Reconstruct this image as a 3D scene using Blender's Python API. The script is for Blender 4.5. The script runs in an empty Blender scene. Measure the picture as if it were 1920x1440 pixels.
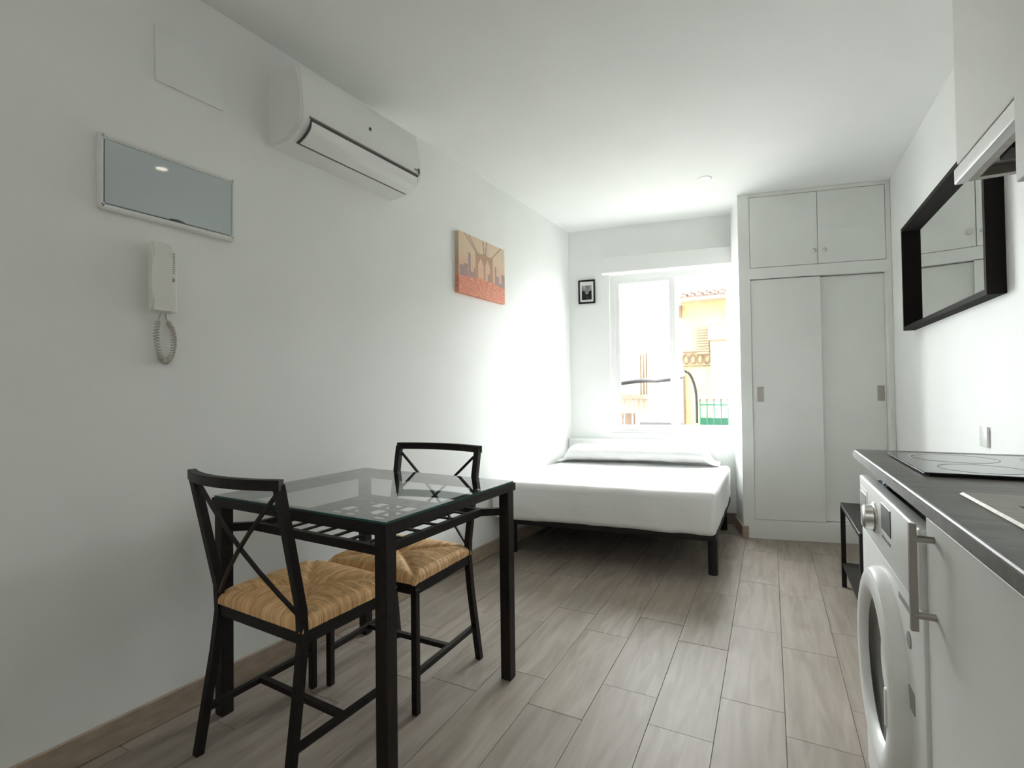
import bpy, bmesh, math, random
from mathutils import Vector, Matrix, noise

random.seed(7)
S = bpy.context.scene
COL = S.collection
PI = math.pi

# ------------------------------------------------------------------ camera
H_CAM = 1.0909
yaw, pitch, roll, f_px = 0.4765315, 0.0171268, -0.0126997, 935.896
cy, sy, cp, sp = math.cos(yaw), math.sin(yaw), math.cos(pitch), math.sin(pitch)
fw = Vector((-sy*cp, cy*cp, sp))
rt = Vector((cy, sy, 0.0))
up = rt.cross(fw)
cr, sr = math.cos(roll), math.sin(roll)
rt, up = cr*rt + sr*up, -sr*rt + cr*up
cam_d = bpy.data.cameras.new('camera')
cam = bpy.data.objects.new('camera', cam_d)
COL.objects.link(cam)
cam_d.sensor_fit = 'HORIZONTAL'
cam_d.sensor_width = 36.0
cam_d.lens = f_px*36.0/1920.0
cam_d.clip_start = 0.02
cam_d.clip_end = 300
cam.matrix_world = Matrix(((rt.x, up.x, -fw.x, 0), (rt.y, up.y, -fw.y, 0), (rt.z, up.z, -fw.z, H_CAM), (0, 0, 0, 1)))
S.camera = cam

# ------------------------------------------------------------------ world (bright overcast sky), exposure
SKY = 36.0
world = bpy.data.worlds.new('sky')
S.world = world
world.use_nodes = True
bg = world.node_tree.nodes['Background']
bg.inputs['Color'].default_value = (0.97, 0.985, 1.0, 1)
bg.inputs['Strength'].default_value = SKY
S.view_settings.view_transform = 'Standard'
S.view_settings.look = 'None'
S.view_settings.exposure = 0.0
S.view_settings.gamma = 1.0
S.view_settings.use_curve_mapping = False
S.cycles.max_bounces = 16
S.cycles.diffuse_bounces = 10
S.cycles.glossy_bounces = 6
S.cycles.transparent_max_bounces = 16
S.cycles.caustics_reflective = False
S.cycles.caustics_refractive = False
LAMP_W = 5.0
FILL_STRENGTH = 16.0  # strength of the added fill globe behind the camera

# ------------------------------------------------------------------ materials
def mat(name, color, rough=0.5, metal=0.0, spec=0.5, coat=0.0):
    m = bpy.data.materials.new(name)
    m.use_nodes = True
    b = m.node_tree.nodes['Principled BSDF']
    b.inputs['Base Color'].default_value = (*color, 1)
    b.inputs['Roughness'].default_value = rough
    b.inputs['Metallic'].default_value = metal
    b.inputs['Specular IOR Level'].default_value = spec
    if coat:
        b.inputs['Coat Weight'].default_value = coat
        b.inputs['Coat Roughness'].default_value = 0.05
    return m

def nodes(m):
    return m.node_tree.nodes, m.node_tree.links, m.node_tree.nodes['Principled BSDF']

def noisy(m, c1, c2, scale=(8, 8, 8), detail=6, lo=0.35, hi=0.65, bump=0.0, bscale=None, dist=0.0, bdist=0.01):
    """mix two own colours of the material by noise in object space, optional bump"""
    N, L, b = nodes(m)
    tc = N.new('ShaderNodeTexCoord')
    mp = N.new('ShaderNodeMapping')
    mp.inputs['Scale'].default_value = scale
    L.new(tc.outputs['Object'], mp.inputs['Vector'])
    nz = N.new('ShaderNodeTexNoise')
    nz.inputs['Scale'].default_value = 1.0
    nz.inputs['Detail'].default_value = detail
    nz.inputs['Distortion'].default_value = dist
    L.new(mp.outputs['Vector'], nz.inputs['Vector'])
    cr_ = N.new('ShaderNodeValToRGB')
    cr_.color_ramp.elements[0].position = lo
    cr_.color_ramp.elements[1].position = hi
    cr_.color_ramp.elements[0].color = (*c1, 1)
    cr_.color_ramp.elements[1].color = (*c2, 1)
    L.new(nz.outputs['Fac'], cr_.inputs['Fac'])
    L.new(cr_.outputs['Color'], b.inputs['Base Color'])
    if bump:
        src = nz
        if bscale:
            mp2 = N.new('ShaderNodeMapping')
            mp2.inputs['Scale'].default_value = bscale
            L.new(tc.outputs['Object'], mp2.inputs['Vector'])
            src = N.new('ShaderNodeTexNoise')
            src.inputs['Scale'].default_value = 1.0
            src.inputs['Detail'].default_value = 4
            L.new(mp2.outputs['Vector'], src.inputs['Vector'])
        bp = N.new('ShaderNodeBump')
        bp.inputs['Strength'].default_value = bump
        bp.inputs['Distance'].default_value = bdist
        L.new(src.outputs['Fac'], bp.inputs['Height'])
        L.new(bp.outputs['Normal'], b.inputs['Normal'])
    return m

M = {}
M['wall'] = noisy(mat('wall_paint', (.8, .8, .78), .6, spec=.3), (.835, .85, .835), (.86, .87, .86), (3, 3, 3), bump=.05, bscale=(90, 90, 90), bdist=.002)
M['ceiling'] = noisy(mat('ceiling_paint', (.8, .8, .78), .75, spec=.2), (.84, .855, .84), (.86, .87, .86), (2, 2, 2))
M['white_gloss'] = mat('white_lacquer', (.83, .84, .83), .35)
M['white_door'] = noisy(mat('white_wardrobe_paint', (.76, .77, .745), .4), (.795, .81, .79), (.815, .83, .81), (5, 5, 5))
M['white_plastic'] = mat('white_plastic', (.80, .805, .79), .32)
M['ac_plastic'] = mat('air_conditioner_plastic', (.82, .83, .81), .3)
M['warm_plastic'] = mat('ivory_plastic', (.76, .75, .71), .4)
M['cord'] = mat('greyed_cord', (.50, .47, .42), .5)
M['alu_white'] = mat('white_aluminium', (.82, .83, .82), .3)
M['black_metal'] = noisy(mat('dark_brown_metal', (.02, .016, .014), .5, spec=.25), (.010, .007, .006), (.016, .012, .010), (60, 60, 60), bump=.05, bdist=.001)
M['black_frame'] = mat('black_wood', (.013, .011, .010), .75, spec=.15)
M['bed_metal'] = mat('charcoal_metal', (.017, .015, .015), .5, spec=.3)
M['chrome'] = mat('brushed_steel', (.62, .61, .59), .3, 1.0)
M['steel'] = noisy(mat('stainless_steel', (.36, .34, .31), .5, 1.0), (.30, .28, .255), (.38, .36, .33), (4, 120, 4))
M['bar_metal'] = mat('satin_nickel', (.42, .39, .36), .35, 1.0)
M['cabinet'] = noisy(mat('grey_white_laminate', (.7, .71, .69), .45), (.68, .69, .665), (.70, .71, .685), (6, 6, 6))
M['dark'] = mat('dark_gap', (.02, .02, .02), .7)
M['dark_plastic'] = mat('dark_grey_plastic', (.07, .07, .075), .4)
M['grey_plastic'] = mat('grey_plastic', (.30, .30, .30), .4)
M['mirror'] = mat('mirror_silver', (.93, .94, .93), .01, 1.0)
M['door_glass'] = mat('grey_glossy_door', (.52, .58, .60), .03, 0, .6, .3)
M['hob'] = mat('black_ceramic_glass', (.012, .012, .013), .05, 0, .6)
M['sheet'] = noisy(mat('white_bed_sheet', (.82, .82, .82), .85, spec=.1), (.80, .80, .80), (.84, .84, .835), (3, 3, 3), bump=.35, bscale=(5, 9, 7), bdist=.02)
M['blue'] = noisy(mat('dark_blue_plastic', (.015, .09, .17), .3), (.012, .06, .14), (.04, .20, .30), (30, 30, 30))
M['tile_base'] = noisy(mat('taupe_skirting', (.3, .24, .2), .45), (.34, .265, .20), (.42, .34, .27), (14, 14, 40), bump=.03, bdist=.002)

# worktop: grey laminate with long flecks
M['worktop'] = noisy(mat('grey_laminate', (.11, .105, .095), .42), (.085, .082, .075), (.14, .133, .12), (9, 30, 30), dist=.6, bump=.04, bdist=.001)

# wood-look planks: one material, tint per plank from the object's random value
m = mat('pale_oak_planks', (.5, .43, .36), .5, spec=.3)
N, L, b = nodes(m)
tc = N.new('ShaderNodeTexCoord'); oi = N.new('ShaderNodeObjectInfo')
ad = N.new('ShaderNodeVectorMath'); ad.operation = 'MULTIPLY_ADD'
cx_ = N.new('ShaderNodeCombineXYZ')
for k in range(3): L.new(oi.outputs['Random'], cx_.inputs[k])
ad.inputs[1].default_value = (1, 1, 1)
sc_ = N.new('ShaderNodeVectorMath'); sc_.operation = 'SCALE'; sc_.inputs['Scale'].default_value = 37.0
L.new(cx_.outputs[0], sc_.inputs[0])
L.new(tc.outputs['Object'], ad.inputs[0]); L.new(sc_.outputs[0], ad.inputs[2])
mp = N.new('ShaderNodeMapping'); mp.inputs['Scale'].default_value = (26, 3.0, 1)
L.new(ad.outputs[0], mp.inputs['Vector'])
nz = N.new('ShaderNodeTexNoise'); nz.inputs['Scale'].default_value = 1; nz.inputs['Detail'].default_value = 7; nz.inputs['Distortion'].default_value = .8
L.new(mp.outputs[0], nz.inputs['Vector'])
rp = N.new('ShaderNodeValToRGB')
rp.color_ramp.elements[0].position = .3; rp.color_ramp.elements[0].color = (.245, .205, .17, 1)
rp.color_ramp.elements[1].position = .72; rp.color_ramp.elements[1].color = (.35, .308, .268, 1)
L.new(nz.outputs['Fac'], rp.inputs['Fac'])
hs = N.new('ShaderNodeHueSaturation')
mr = N.new('ShaderNodeMapRange'); mr.inputs['To Min'].default_value = .93; mr.inputs['To Max'].default_value = 1.07
L.new(oi.outputs['Random'], mr.inputs['Value']); L.new(mr.outputs[0], hs.inputs['Value'])
L.new(rp.outputs['Color'], hs.inputs['Color']); L.new(hs.outputs['Color'], b.inputs['Base Color'])
bp = N.new('ShaderNodeBump'); bp.inputs['Strength'].default_value = .12; bp.inputs['Distance'].default_value = .002
L.new(nz.outputs['Fac'], bp.inputs['Height']); L.new(bp.outputs['Normal'], b.inputs['Normal'])
M['plank'] = m
M['grout'] = mat('grey_grout', (.17, .15, .13), .9)

def attr_mat(name, rough=.7, bump=0, spec=.3):
    m = mat(name, (.5, .5, .5), rough, spec=spec)
    N, L, b = nodes(m)
    at = N.new('ShaderNodeAttribute'); at.attribute_name = 'print'
    L.new(at.outputs['Color'], b.inputs['Base Color'])
    return m
M['straw'] = attr_mat('woven_straw', .6)
M['print'] = attr_mat('printed_canvas', .7)

# thin clear glass
def glass(name, tint, refl=1.0):
    m = bpy.data.materials.new(name); m.use_nodes = True
    N, L = m.node_tree.nodes, m.node_tree.links
    N.clear()
    out = N.new('ShaderNodeOutputMaterial'); mix = N.new('ShaderNodeMixShader')
    tr = N.new('ShaderNodeBsdfTransparent'); gl = N.new('ShaderNodeBsdfGlossy'); fr = N.new('ShaderNodeFresnel')
    tr.inputs['Color'].default_value = (*tint, 1); gl.inputs['Roughness'].default_value = .01
    fr.inputs['IOR'].default_value = 1.5
    ge = N.new('ShaderNodeNewGeometry')   # the back face of a pane sees the same fresnel as its front
    mt = N.new('ShaderNodeMath'); mt.operation = 'MULTIPLY'; mt.inputs[1].default_value = refl
    ma = N.new('ShaderNodeMix'); ma.data_type = 'FLOAT'; ma.inputs[3].default_value = 0.04
    L.new(ge.outputs['Backfacing'], ma.inputs[0]); L.new(fr.outputs[0], ma.inputs[2])
    L.new(ma.outputs[0], mt.inputs[0]); L.new(mt.outputs[0], mix.inputs[0])
    L.new(tr.outputs[0], mix.inputs[1]); L.new(gl.outputs[0], mix.inputs[2]); L.new(mix.outputs[0], out.inputs['Surface'])
    return m
M['pane'] = glass('clear_window_glass', (.97, .985, .98), .6)
M['table_glass'] = glass('clear_table_glass', (.92, .95, .94), 1.6)
M['glass_edge'] = mat('green_glass_edge', (.025, .085, .075), .25)
def emit(name, color, strength):
    m = bpy.data.materials.new(name); m.use_nodes = True
    N, L = m.node_tree.nodes, m.node_tree.links; N.clear()
    o = N.new('ShaderNodeOutputMaterial'); e = N.new('ShaderNodeEmission')
    e.inputs['Color'].default_value = (*color, 1); e.inputs['Strength'].default_value = strength
    L.new(e.outputs[0], o.inputs['Surface']); return m
M['lamp'] = emit('lit_lamp', (1, .86, .68), 12.0)
M['globe'] = emit('fill_globe', (1, .97, .92), FILL_STRENGTH)  # glow of the unseen fill globe

# ------------------------------------------------------------------ mesh helpers
def box(bm, x0, x1, y0, y1, z0, z1, bev=0.0, seg=2):
    r = bmesh.ops.create_cube(bm, size=1.0)
    vs = r['verts']
    sx, sy_, sz = x1-x0, y1-y0, z1-z0
    for v in vs:
        v.co = Vector((x0+(v.co.x+.5)*sx, y0+(v.co.y+.5)*sy_, z0+(v.co.z+.5)*sz))
    if bev > 0:
        es = list({e for v in vs for e in v.link_edges})
        bmesh.ops.bevel(bm, geom=es, offset=bev, segments=seg, affect='EDGES', profile=.5)
    return vs

def sweep(bm, pts, w, h=None, upv=(0, 0, 1), n=4, closed=False):
    """tube along pts: n=4 gives a w x h bar, otherwise a round tube of radius w"""
    h = w if h is None else h
    pts = [Vector(p) for p in pts]
    upv = Vector(upv).normalized()
    rings = []
    m_ = len(pts)
    for i, p in enumerate(pts):
        a = pts[(i-1) % m_] if (closed or i > 0) else None
        c = pts[(i+1) % m_] if (closed or i < m_-1) else None
        d1 = (p-a).normalized() if a is not None else None
        d2 = (c-p).normalized() if c is not None else None
        if d1 is None: t = d2
        elif d2 is None: t = d1
        else: t = (d1+d2).normalized()
        k = 1.0
        if d1 is not None and d2 is not None:
            k = 1.0/max(.5, t.dot(d2))
        sd = t.cross(upv)
        if sd.length < 1e-4: sd = t.cross(Vector((1, 0, 0)))
        sd.normalize(); u2 = sd.cross(t).normalized()
        ring = []
        for j in range(n):
            if n == 4:
                sx, su = ((-1, -1), (1, -1), (1, 1), (-1, 1))[j]
                q = p + sd*(sx*w/2*k) + u2*(su*h/2*k)
            else:
                an = 2*PI*j/n
                q = p + sd*(math.cos(an)*w) + u2*(math.sin(an)*w)
            ring.append(bm.verts.new(q))
        rings.append(ring)
    R = len(rings)
    for i in range(R if closed else R-1):
        A, B = rings[i], rings[(i+1) % R]
        for j in range(n):
            bm.faces.new((A[j], A[(j+1) % n], B[(j+1) % n], B[j]))
    if not closed:
        bm.faces.new(list(reversed(rings[0]))); bm.faces.new(rings[-1])

def lathe(bm, prof, axis='z', c=(0, 0, 0), n=40, cap0=True, cap1=True):
    """prof = [(r, t)], revolved about an axis through c"""
    rings = []
    c = Vector(c)
    for r, t in prof:
        ring = []
        for j in range(n):
            a = 2*PI*j/n
            if axis == 'z': q = Vector((r*math.cos(a), r*math.sin(a), t))
            elif axis == 'y': q = Vector((r*math.cos(a), t, r*math.sin(a)))
            else: q = Vector((t, r*math.cos(a), r*math.sin(a)))
            ring.append(bm.verts.new(c+q))
        rings.append(ring)
    for A, B in zip(rings[:-1], rings[1:]):
        for j in range(n):
            bm.faces.new((A[j], A[(j+1) % n], B[(j+1) % n], B[j]))
    if cap0: bm.faces.new(list(reversed(rings[0])))
    if cap1: bm.faces.new(rings[-1])

def prism(bm, poly, x0, x1):
    """poly = [(y, z)] extruded along x"""
    A = [bm.verts.new((x0, y, z)) for y, z in poly]
    B = [bm.verts.new((x1, y, z)) for y, z in poly]
    n = len(poly)
    for j in range(n):
        bm.faces.new((A[j], A[(j+1) % n], B[(j+1) % n], B[j]))
    bm.faces.new(list(reversed(A))); bm.faces.new(B)

def ringframe(bm, x0, x1, z0, z1, wx, wz, y0, y1):
    """rectangular frame lying in the xz plane, mitred, as one closed mesh"""
    o = [(x0, z0), (x1, z0), (x1, z1), (x0, z1)]
    i_ = [(x0+wx, z0+wz), (x1-wx, z0+wz), (x1-wx, z1-wz), (x0+wx, z1-wz)]
    V = {}
    for nm, ps in (('o', o), ('i', i_)):
        for y in (0, 1):
            V[nm, y] = [bm.verts.new((p[0], (y0, y1)[y], p[1])) for p in ps]
    for j in range(4):
        k = (j+1) % 4
        for a, b_ in ((V['o', 0], V['i', 0]), (V['o', 1], V['i', 1])):
            bm.faces.new((a[j], a[k], b_[k], b_[j]))
        bm.faces.new((V['o', 0][j], V['o', 0][k], V['o', 1][k], V['o', 1][j]))
        bm.faces.new((V['i', 0][j], V['i', 0][k], V['i', 1][k], V['i', 1][j]))

def obj(name, bm, material, parent=None, smooth=None, loc=None, rotz=0.0):
    bmesh.ops.recalc_face_normals(bm, faces=bm.faces)
    me = bpy.data.meshes.new(name)
    bm.to_mesh(me); bm.free()
    mats = material if isinstance(material, (list, tuple)) else [material]
    for q in mats: me.materials.append(q)
    if smooth is not None:
        for p in me.polygons: p.use_smooth = True
        me.set_sharp_from_angle(angle=math.radians(smooth))
    o = bpy.data.objects.new(name, me)
    COL.objects.link(o)
    if parent is not None: o.parent = parent
    if loc is not None: o.location = loc
    if rotz: o.rotation_euler = (0, 0, rotz)
    return o

def tag(o, label, cat, group=None):
    o['label'] = label; o['category'] = cat
    if group: o['group'] = group
    return o

def thing(name, label, cat, loc=(0, 0, 0), rotz=0.0, group=None):
    o = bpy.data.objects.new(name, None)
    COL.objects.link(o)
    o.empty_display_size = .1
    o.location = loc; o.rotation_euler = (0, 0, rotz)
    return tag(o, label, cat, group)

def struct(o):
    o['kind'] = 'structure'; return o

def B(): return bmesh.new()

def simple(name, parent, material, *b, bev=0.0, smooth=None, seg=2):
    bm = B(); box(bm, *b, bev=bev, seg=seg)
    return obj(name, bm, material, parent, smooth)

# ------------------------------------------------------------------ room frames: local x right along the wall, local -y into the room
H = 2.5405
XL0, SL = -1.6891, .07          # left wall  X = XL0 + SL*(Y-3)
XR = .769
LWR = math.atan2(1, SL);  LWO = (XL0, 3.0, 0)          # s = (Y-3)*1.00245
BWR = math.atan(.17);     BWO = (-1.0, 4.3579, 0)      # s = (X+1)*1.01435
WWR = math.atan(.22);     WWO = (-.19, 4.065, 0)       # s = (X+.19)*1.0239
RWR = -PI/2;              RWO = (XR, 0, 0)             # s = -Y

# floor: slab with grout, then the planks laid on it
bm = B(); box(bm, -2.35, .98, -1.8, 4.75, -.2, -.006)
floor = struct(obj('floor', bm, M['grout']))
PW, PL = .2002, .612
joints = {-6: 1.45, -5: 1.66, -4: 1.30, -3: 1.53, -2: 1.575, -1: 1.757, 0: 1.592, 1: 1.822, 2: 1.669, 3: 1.925, 4: 1.80, 5: 2.04, 6: 1.70, 7: 1.48}
bm = B(); box(bm, 0, PW-.0014, 0, PL-.0014, -.006, 0, bev=.0006, seg=1)
pl0 = obj('plank', bm, M['plank'], floor)
pl0.location = (-.7767+.0014, 1.592, 0)
for k, j in joints.items():
    x = -.7767 + k*PW + .0014
    n0 = math.floor((j-(-.15))/PL)
    y = j - n0*PL
    while y < 4.42:
        if not (k == 0 and abs(y-1.592) < .01) and not (k <= -5 and y > 2.9):
            c = pl0.copy(); COL.objects.link(c); c.location = (x, y, random.uniform(-.0006, .0004))
        y += PL

# walls as thick slabs
bm = B(); box(bm, -4.75, 1.6, 0, .22, -.2, 2.75); struct(obj('wall_left', bm, M['wall'], loc=LWO, rotz=LWR))
bm = B(); box(bm, XR, XR+.2, -1.8, 4.9, -.2, 2.75); struct(obj('wall_right', bm, M['wall']))
bm = B(); box(bm, -2.5, 1.0, -1.8, -1.6, -.2, 2.75); struct(obj('wall_rear', bm, M['wall']))
bm = B(); box(bm, -2.6, 1.1, -1.9, 5.0, H, H+.2); struct(obj('ceiling', bm, M['ceiling']))
# back wall round the window opening
WS0, WS1, WZ0, WZ1 = -.25, .80, .70, 2.118
bm = B()
box(bm, -1.0, WS0, 0, .26, -.2, 2.75)
box(bm, WS1, 2.1, 0, .26, -.2, 2.75)
box(bm, WS0, WS1, 0, .26, -.2, WZ0)
box(bm, WS0, WS1, 0, .26, WZ1, 2.75)
struct(obj('wall_back', bm, M['wall'], loc=BWO, rotz=BWR))
# skirting
bm = B(); box(bm, -4.6, 1.33, -.012, 0, 0, .09, bev=.003, seg=1)
struct(obj('baseboard_left', bm, M['tile_base'], loc=LWO, rotz=LWR))
bm = B(); box(bm, -.60, .93, -.012, 0, 0, .09, bev=.003, seg=1)
struct(obj('baseboard_back', bm, M['tile_base'], loc=BWO, rotz=BWR))

# ------------------------------------------------------------------ window
win = bpy.data.objects.new('window_1', None); COL.objects.link(win); struct(win)
win.location = BWO; win.rotation_euler = (0, 0, BWR)
bm = B(); ringframe(bm, WS0, WS1, WZ0, WZ1, .045, .045, .03, .12)
obj('window_frame', bm, M['alu_white'], win)
def sash(x0, x1, y, ztop):
    bm = B(); ringframe(bm, x0, x1, WZ0+.035, ztop, .048, .056, y, y+.032)
    o = obj('sash', bm, M['alu_white'], win)
    bm = B(); box(bm, x0+.045, x1-.045, y+.013, y+.019, WZ0+.085, ztop-.05)
    obj('pane', bm, M['pane'], o)
    return o
s1 = sash(-.215, .30, .042, 2.10)
s2 = sash(.285, .765, .08, 2.10)
bm = B(); box(bm, .262, .280, .030, .042, 1.30, 1.46, bev=.004); obj('sash_latch', bm, M['alu_white'], s1)
bm = B(); box(bm, WS0, WS1, 0, .03, WZ0-.002, WZ0+.02); obj('window_sill', bm, M['alu_white'], win)
bm = B(); box(bm, -.312, 1.05, -.075, 0, 2.122, 2.258, bev=.006)
obj('roller_shutter_box', bm, M['white_gloss'], win)
# ledge of the parapet below the window
bm = B(); box(bm, -.62, .93, -.07, 0, .09, .675, bev=.006)
o = struct(obj('trim_1', bm, M['wall'], loc=BWO, rotz=BWR))
# daylight portal in the opening
pd = bpy.data.lights.new('window_portal', 'AREA'); pd.shape = 'RECTANGLE'
pd.size = WS1-WS0; pd.size_y = WZ1-WZ0
pd.cycles.is_portal = True
po = bpy.data.objects.new('window_portal', pd); COL.objects.link(po)
n_in = Vector((.17, -1, 0)).normalized()
sd = Vector((1, .17, 0)).normalized()
po.location = Vector(BWO) + sd*((WS0+WS1)/2) - n_in*.20 + Vector((0, 0, (WZ0+WZ1)/2))
po.rotation_euler = n_in.to_track_quat('-Z', 'Y').to_euler()

# ------------------------------------------------------------------ wardrobe
w = thing('wardrobe', 'white built-in wardrobe with two upper doors and two sliding doors', 'wardrobe', WWO, WWR)
WD = .30
bm = B()
box(bm, 0, .078, 0, WD, 0, H-.001)               # left stile
box(bm, .950, .98, 0, .20, 0, H-.001)            # right stile
box(bm, .078, .950, 0, .15, 2.512, H-.001)       # head
box(bm, .078, .950, 0, .15, 1.905, 1.985)        # rail between the doors
box(bm, .078, .950, 0, .15, 0, .135)             # plinth
box(bm, .078, .950, .12, .14, .135, 2.512)
obj('carcass', bm, M['white_door'], w)
for x0, x1, kx in ((.0815, .5255, .498), (.5290, .9465, .563)):
    x1 = min(x1, .9475)
    bm = B(); box(bm, x0, x1, -.002, .018, 1.9885, 2.5085, bev=.0015, seg=1)
    d = obj('door', bm, M['white_door'], w)
    bm = B(); lathe(bm, [(.006, 0), (.006, -.014), (.013, -.018), (.0145, -.026), (.011, -.031), (.003, -.033)], 'y', (kx, -.004, 2.077), 20)
    obj('knob', bm, M['chrome'], d, 40)
for x0, x1, y, hx in ((.0815, .541, .010, .133), (.527, .9485, .044, .915)):
    bm = B(); box(bm, x0, x1, y, y+.018, .139, 1.899, bev=.0015, seg=1)
    d = obj('sliding_door', bm, M['white_door'], w)
    bm = B(); ringframe(bm, hx-.021, hx+.021, 1.0, 1.108, .005, .006, y-.003, y+.001)
    box(bm, hx-.017, hx+.017, y-.001, y+.001, 1.005, 1.103)
    h = obj('recessed_handle', bm, M['bar_metal'], d)
bm = B(); box(bm, -.012, .034, -.010, .0, 0, .088, bev=.003, seg=1); box(bm, -.012, 0, .0, WD, 0, .088)
obj('skirting', bm, M['tile_base'], w)

# ------------------------------------------------------------------ left wall fittings
t = thing('air_conditioner', 'white wall-mounted split air conditioner high on the left wall', 'air conditioner', LWO, LWR)
A0, A1 = -1.652, -.958
prof = [(0, 2.112), (0, 2.412), (-.06, 2.416), (-.15, 2.412), (-.172, 2.403), (-.186, 2.38), (-.205, 2.27), (-.209, 2.19), (-.203, 2.165), (-.185, 2.143), (-.15, 2.122), (-.11, 2.112), (-.03, 2.108)]
bm = B(); prism(bm, prof, A0, A1)
bmesh.ops.bevel(bm, geom=[e for e in bm.edges if len({round(v.co.x, 3) for v in e.verts}) == 1 and all(v.co.y < -.001 for v in e.verts)], offset=.010, segments=3, affect='EDGES')
obj('body', bm, M['ac_plastic'], t, 35)
bm = B()   # outlet slot behind the louver
prism(bm, [(-.203, 2.188), (-.2115, 2.186), (-.2085, 2.158), (-.197, 2.140), (-.165, 2.120), (-.136, 2.1085), (-.118, 2.1105), (-.118, 2.118), (-.16, 2.13)], A0+.042, A1-.03)
obj('air_outlet', bm, M['dark_plastic'], t)
bm = B()
prism(bm, [(-.205, 2.168), (-.2135, 2.172), (-.207, 2.146), (-.19, 2.126), (-.16, 2.112), (-.136, 2.1065), (-.136, 2.114), (-.17, 2.126)], A0+.046, A1-.034)
obj('louver', bm, M['ac_plastic'], t, 50)
bm = B(); box(bm, A0+.035, A1-.02, -.214, -.203, 2.186, 2.191); obj('panel_edge', bm, M['bar_metal'], t)
bm = B(); box(bm, -1.302, -1.292, -.2085, -.203, 2.278, 2.290); obj('logo', bm, M['dark_plastic'], t)
bm = B(); box(bm, -.988, -.974, -.2105, -.2, 2.196, 2.222); obj('display', bm, M['dark_plastic'], t)
bm = B()
for i in range(4): box(bm, -1.008+i*.005-.003, -1.006+i*.005-.003, -.2105, -.2, 2.205, 2.214)
o = obj('indicator_mark', bm, M['bar_metal'], t)

t = thing('fuse_box', 'white flush fuse box with a glossy grey-blue door, above the intercom', 'fuse box', LWO, LWR)
X0, X1, Z0, Z1 = -2.228, -1.808, 1.677, 1.915
bm = B(); ringframe(bm, X0, X1, Z0, Z1, .012, .016, -.026, 0)
bmesh.ops.bevel(bm, geom=bm.edges[:], offset=.004, segments=2, affect='EDGES')
obj('frame', bm, M['white_plastic'], t, 40)
bm = B(); box(bm, X0+.010, X1-.010, -.012, 0, Z0+.012, Z1-.012); obj('back_box', bm, M['dark'], t)
bm = B(); box(bm, X0+.0145, X1-.0145, -.025, -.013, Z0+.0185, Z1-.0185, bev=.0015, seg=1)
d = obj('door', bm, M['door_glass'], t)
bm = B(); lathe(bm, [(.030, -.0265), (.030, -.0245)], 'y', (-2.01, 0, Z0+.006), 24)
for v in bm.verts: v.co.z = max(v.co.z, Z0+.0185); v.co.z = Z0+.0185+(v.co.z-Z0-.0185)*.35
obj('finger_notch', bm, M['dark_plastic'], d)

t = thing('cover_plate', 'square white painted cover plate near the ceiling, above the fuse box', 'cover plate', LWO, LWR)
bm = B(); box(bm, -2.068, -1.84, -.010, 0, 2.165, 2.36, bev=.004); obj('plate', bm, M['wall'], t, 40)

t = thing('intercom', 'white wall intercom handset with a coiled cord, below the fuse box', 'intercom', Vector(LWO)+Vector((SL, 1, 0)).normalized()*-.010+Vector((0, 0, -.007)), LWR)
bm = B(); box(bm, -2.072, -1.998, -.024, 0, 1.384, 1.598, bev=.006, seg=3); obj('base', bm, M['warm_plastic'], t, 40)
bm = B()
hp = [(-.024, 1.380), (-.024, 1.606), (-.040, 1.612), (-.056, 1.606), (-.059, 1.56), (-.055, 1.50), (-.055, 1.46), (-.058, 1.42), (-.056, 1.384), (-.042, 1.376)]
prism(bm, hp, -2.088, -2.028)
bmesh.ops.bevel(bm, geom=[e for e in bm.edges if len({round(v.co.x, 3) for v in e.verts}) == 1], offset=.006, segments=2, affect='EDGES')
obj('handset', bm, M['warm_plastic'], t, 40)
bm = B()
for i in range(11): box(bm, -2.024, -2.006, -.0255, -.022, 1.520+i*.0065, 1.5225+i*.0065)
o = obj('speaker_slot', bm, M['grey_plastic'], t); o['kind'] = 'stuff'
bm = B(); box(bm, -2.024, -2.007, -.028, -.022, 1.49, 1.503, bev=.002); obj('button', bm, M['tile_base'], t)
bm = B()   # coiled cord: straight lead, coil loop, straight lead
loop = []
def cr_pts(P, n=14):
    P = [Vector(p) for p in P]; out = []
    for i in range(len(P)-1):
        p0, p1, p2, p3 = P[max(i-1, 0)], P[i], P[i+1], P[min(i+2, len(P)-1)]
        for q in range(n):
            u = q/n
            out.append(.5*((2*p1)+(-p0+p2)*u+(2*p0-5*p1+4*p2-p3)*u*u+(-p0+3*p1-3*p2+p3)*u**3))
    out.append(P[-1]); return out
path = cr_pts([(-2.054, -.040, 1.382), (-2.062, -.034, 1.345), (-2.062, -.026, 1.29), (-2.048, -.018, 1.235), (-2.030, -.014, 1.216), (-2.012, -.014, 1.240), (-2.004, -.014, 1.29), (-2.012, -.013, 1.335), (-2.026, -.012, 1.36), (-2.030, -.012, 1.386)], 40)
lo_, hi_ = int(len(path)*.10), int(len(path)*.86)
hel = []
turns = 40
for i in range(lo_, hi_):
    tt = (path[min(i+1, len(path)-1)]-path[i]).normalized()
    sdv = tt.cross(Vector((0, 1, 0))).normalized(); u2 = sdv.cross(tt)
    a = (i-lo_)/(hi_-lo_)*turns*2*PI
    hel.append((path[i], sdv, u2, a))
fin = []
for (p, sdv, u2, a), (p2, s2v, u22, a2) in zip(hel[:-1], hel[1:]):
    for q in range(2):
        f = q/2; aa = a+(a2-a)*f
        fin.append(p.lerp(p2, f)+sdv*(math.cos(aa)*.0072)+u2*(math.sin(aa)*.0072))
sweep(bm, fin, .0034, n=4); sweep(bm, path[:lo_+1], .0022, n=6); sweep(bm, path[hi_-1:], .0022, n=6)
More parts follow.
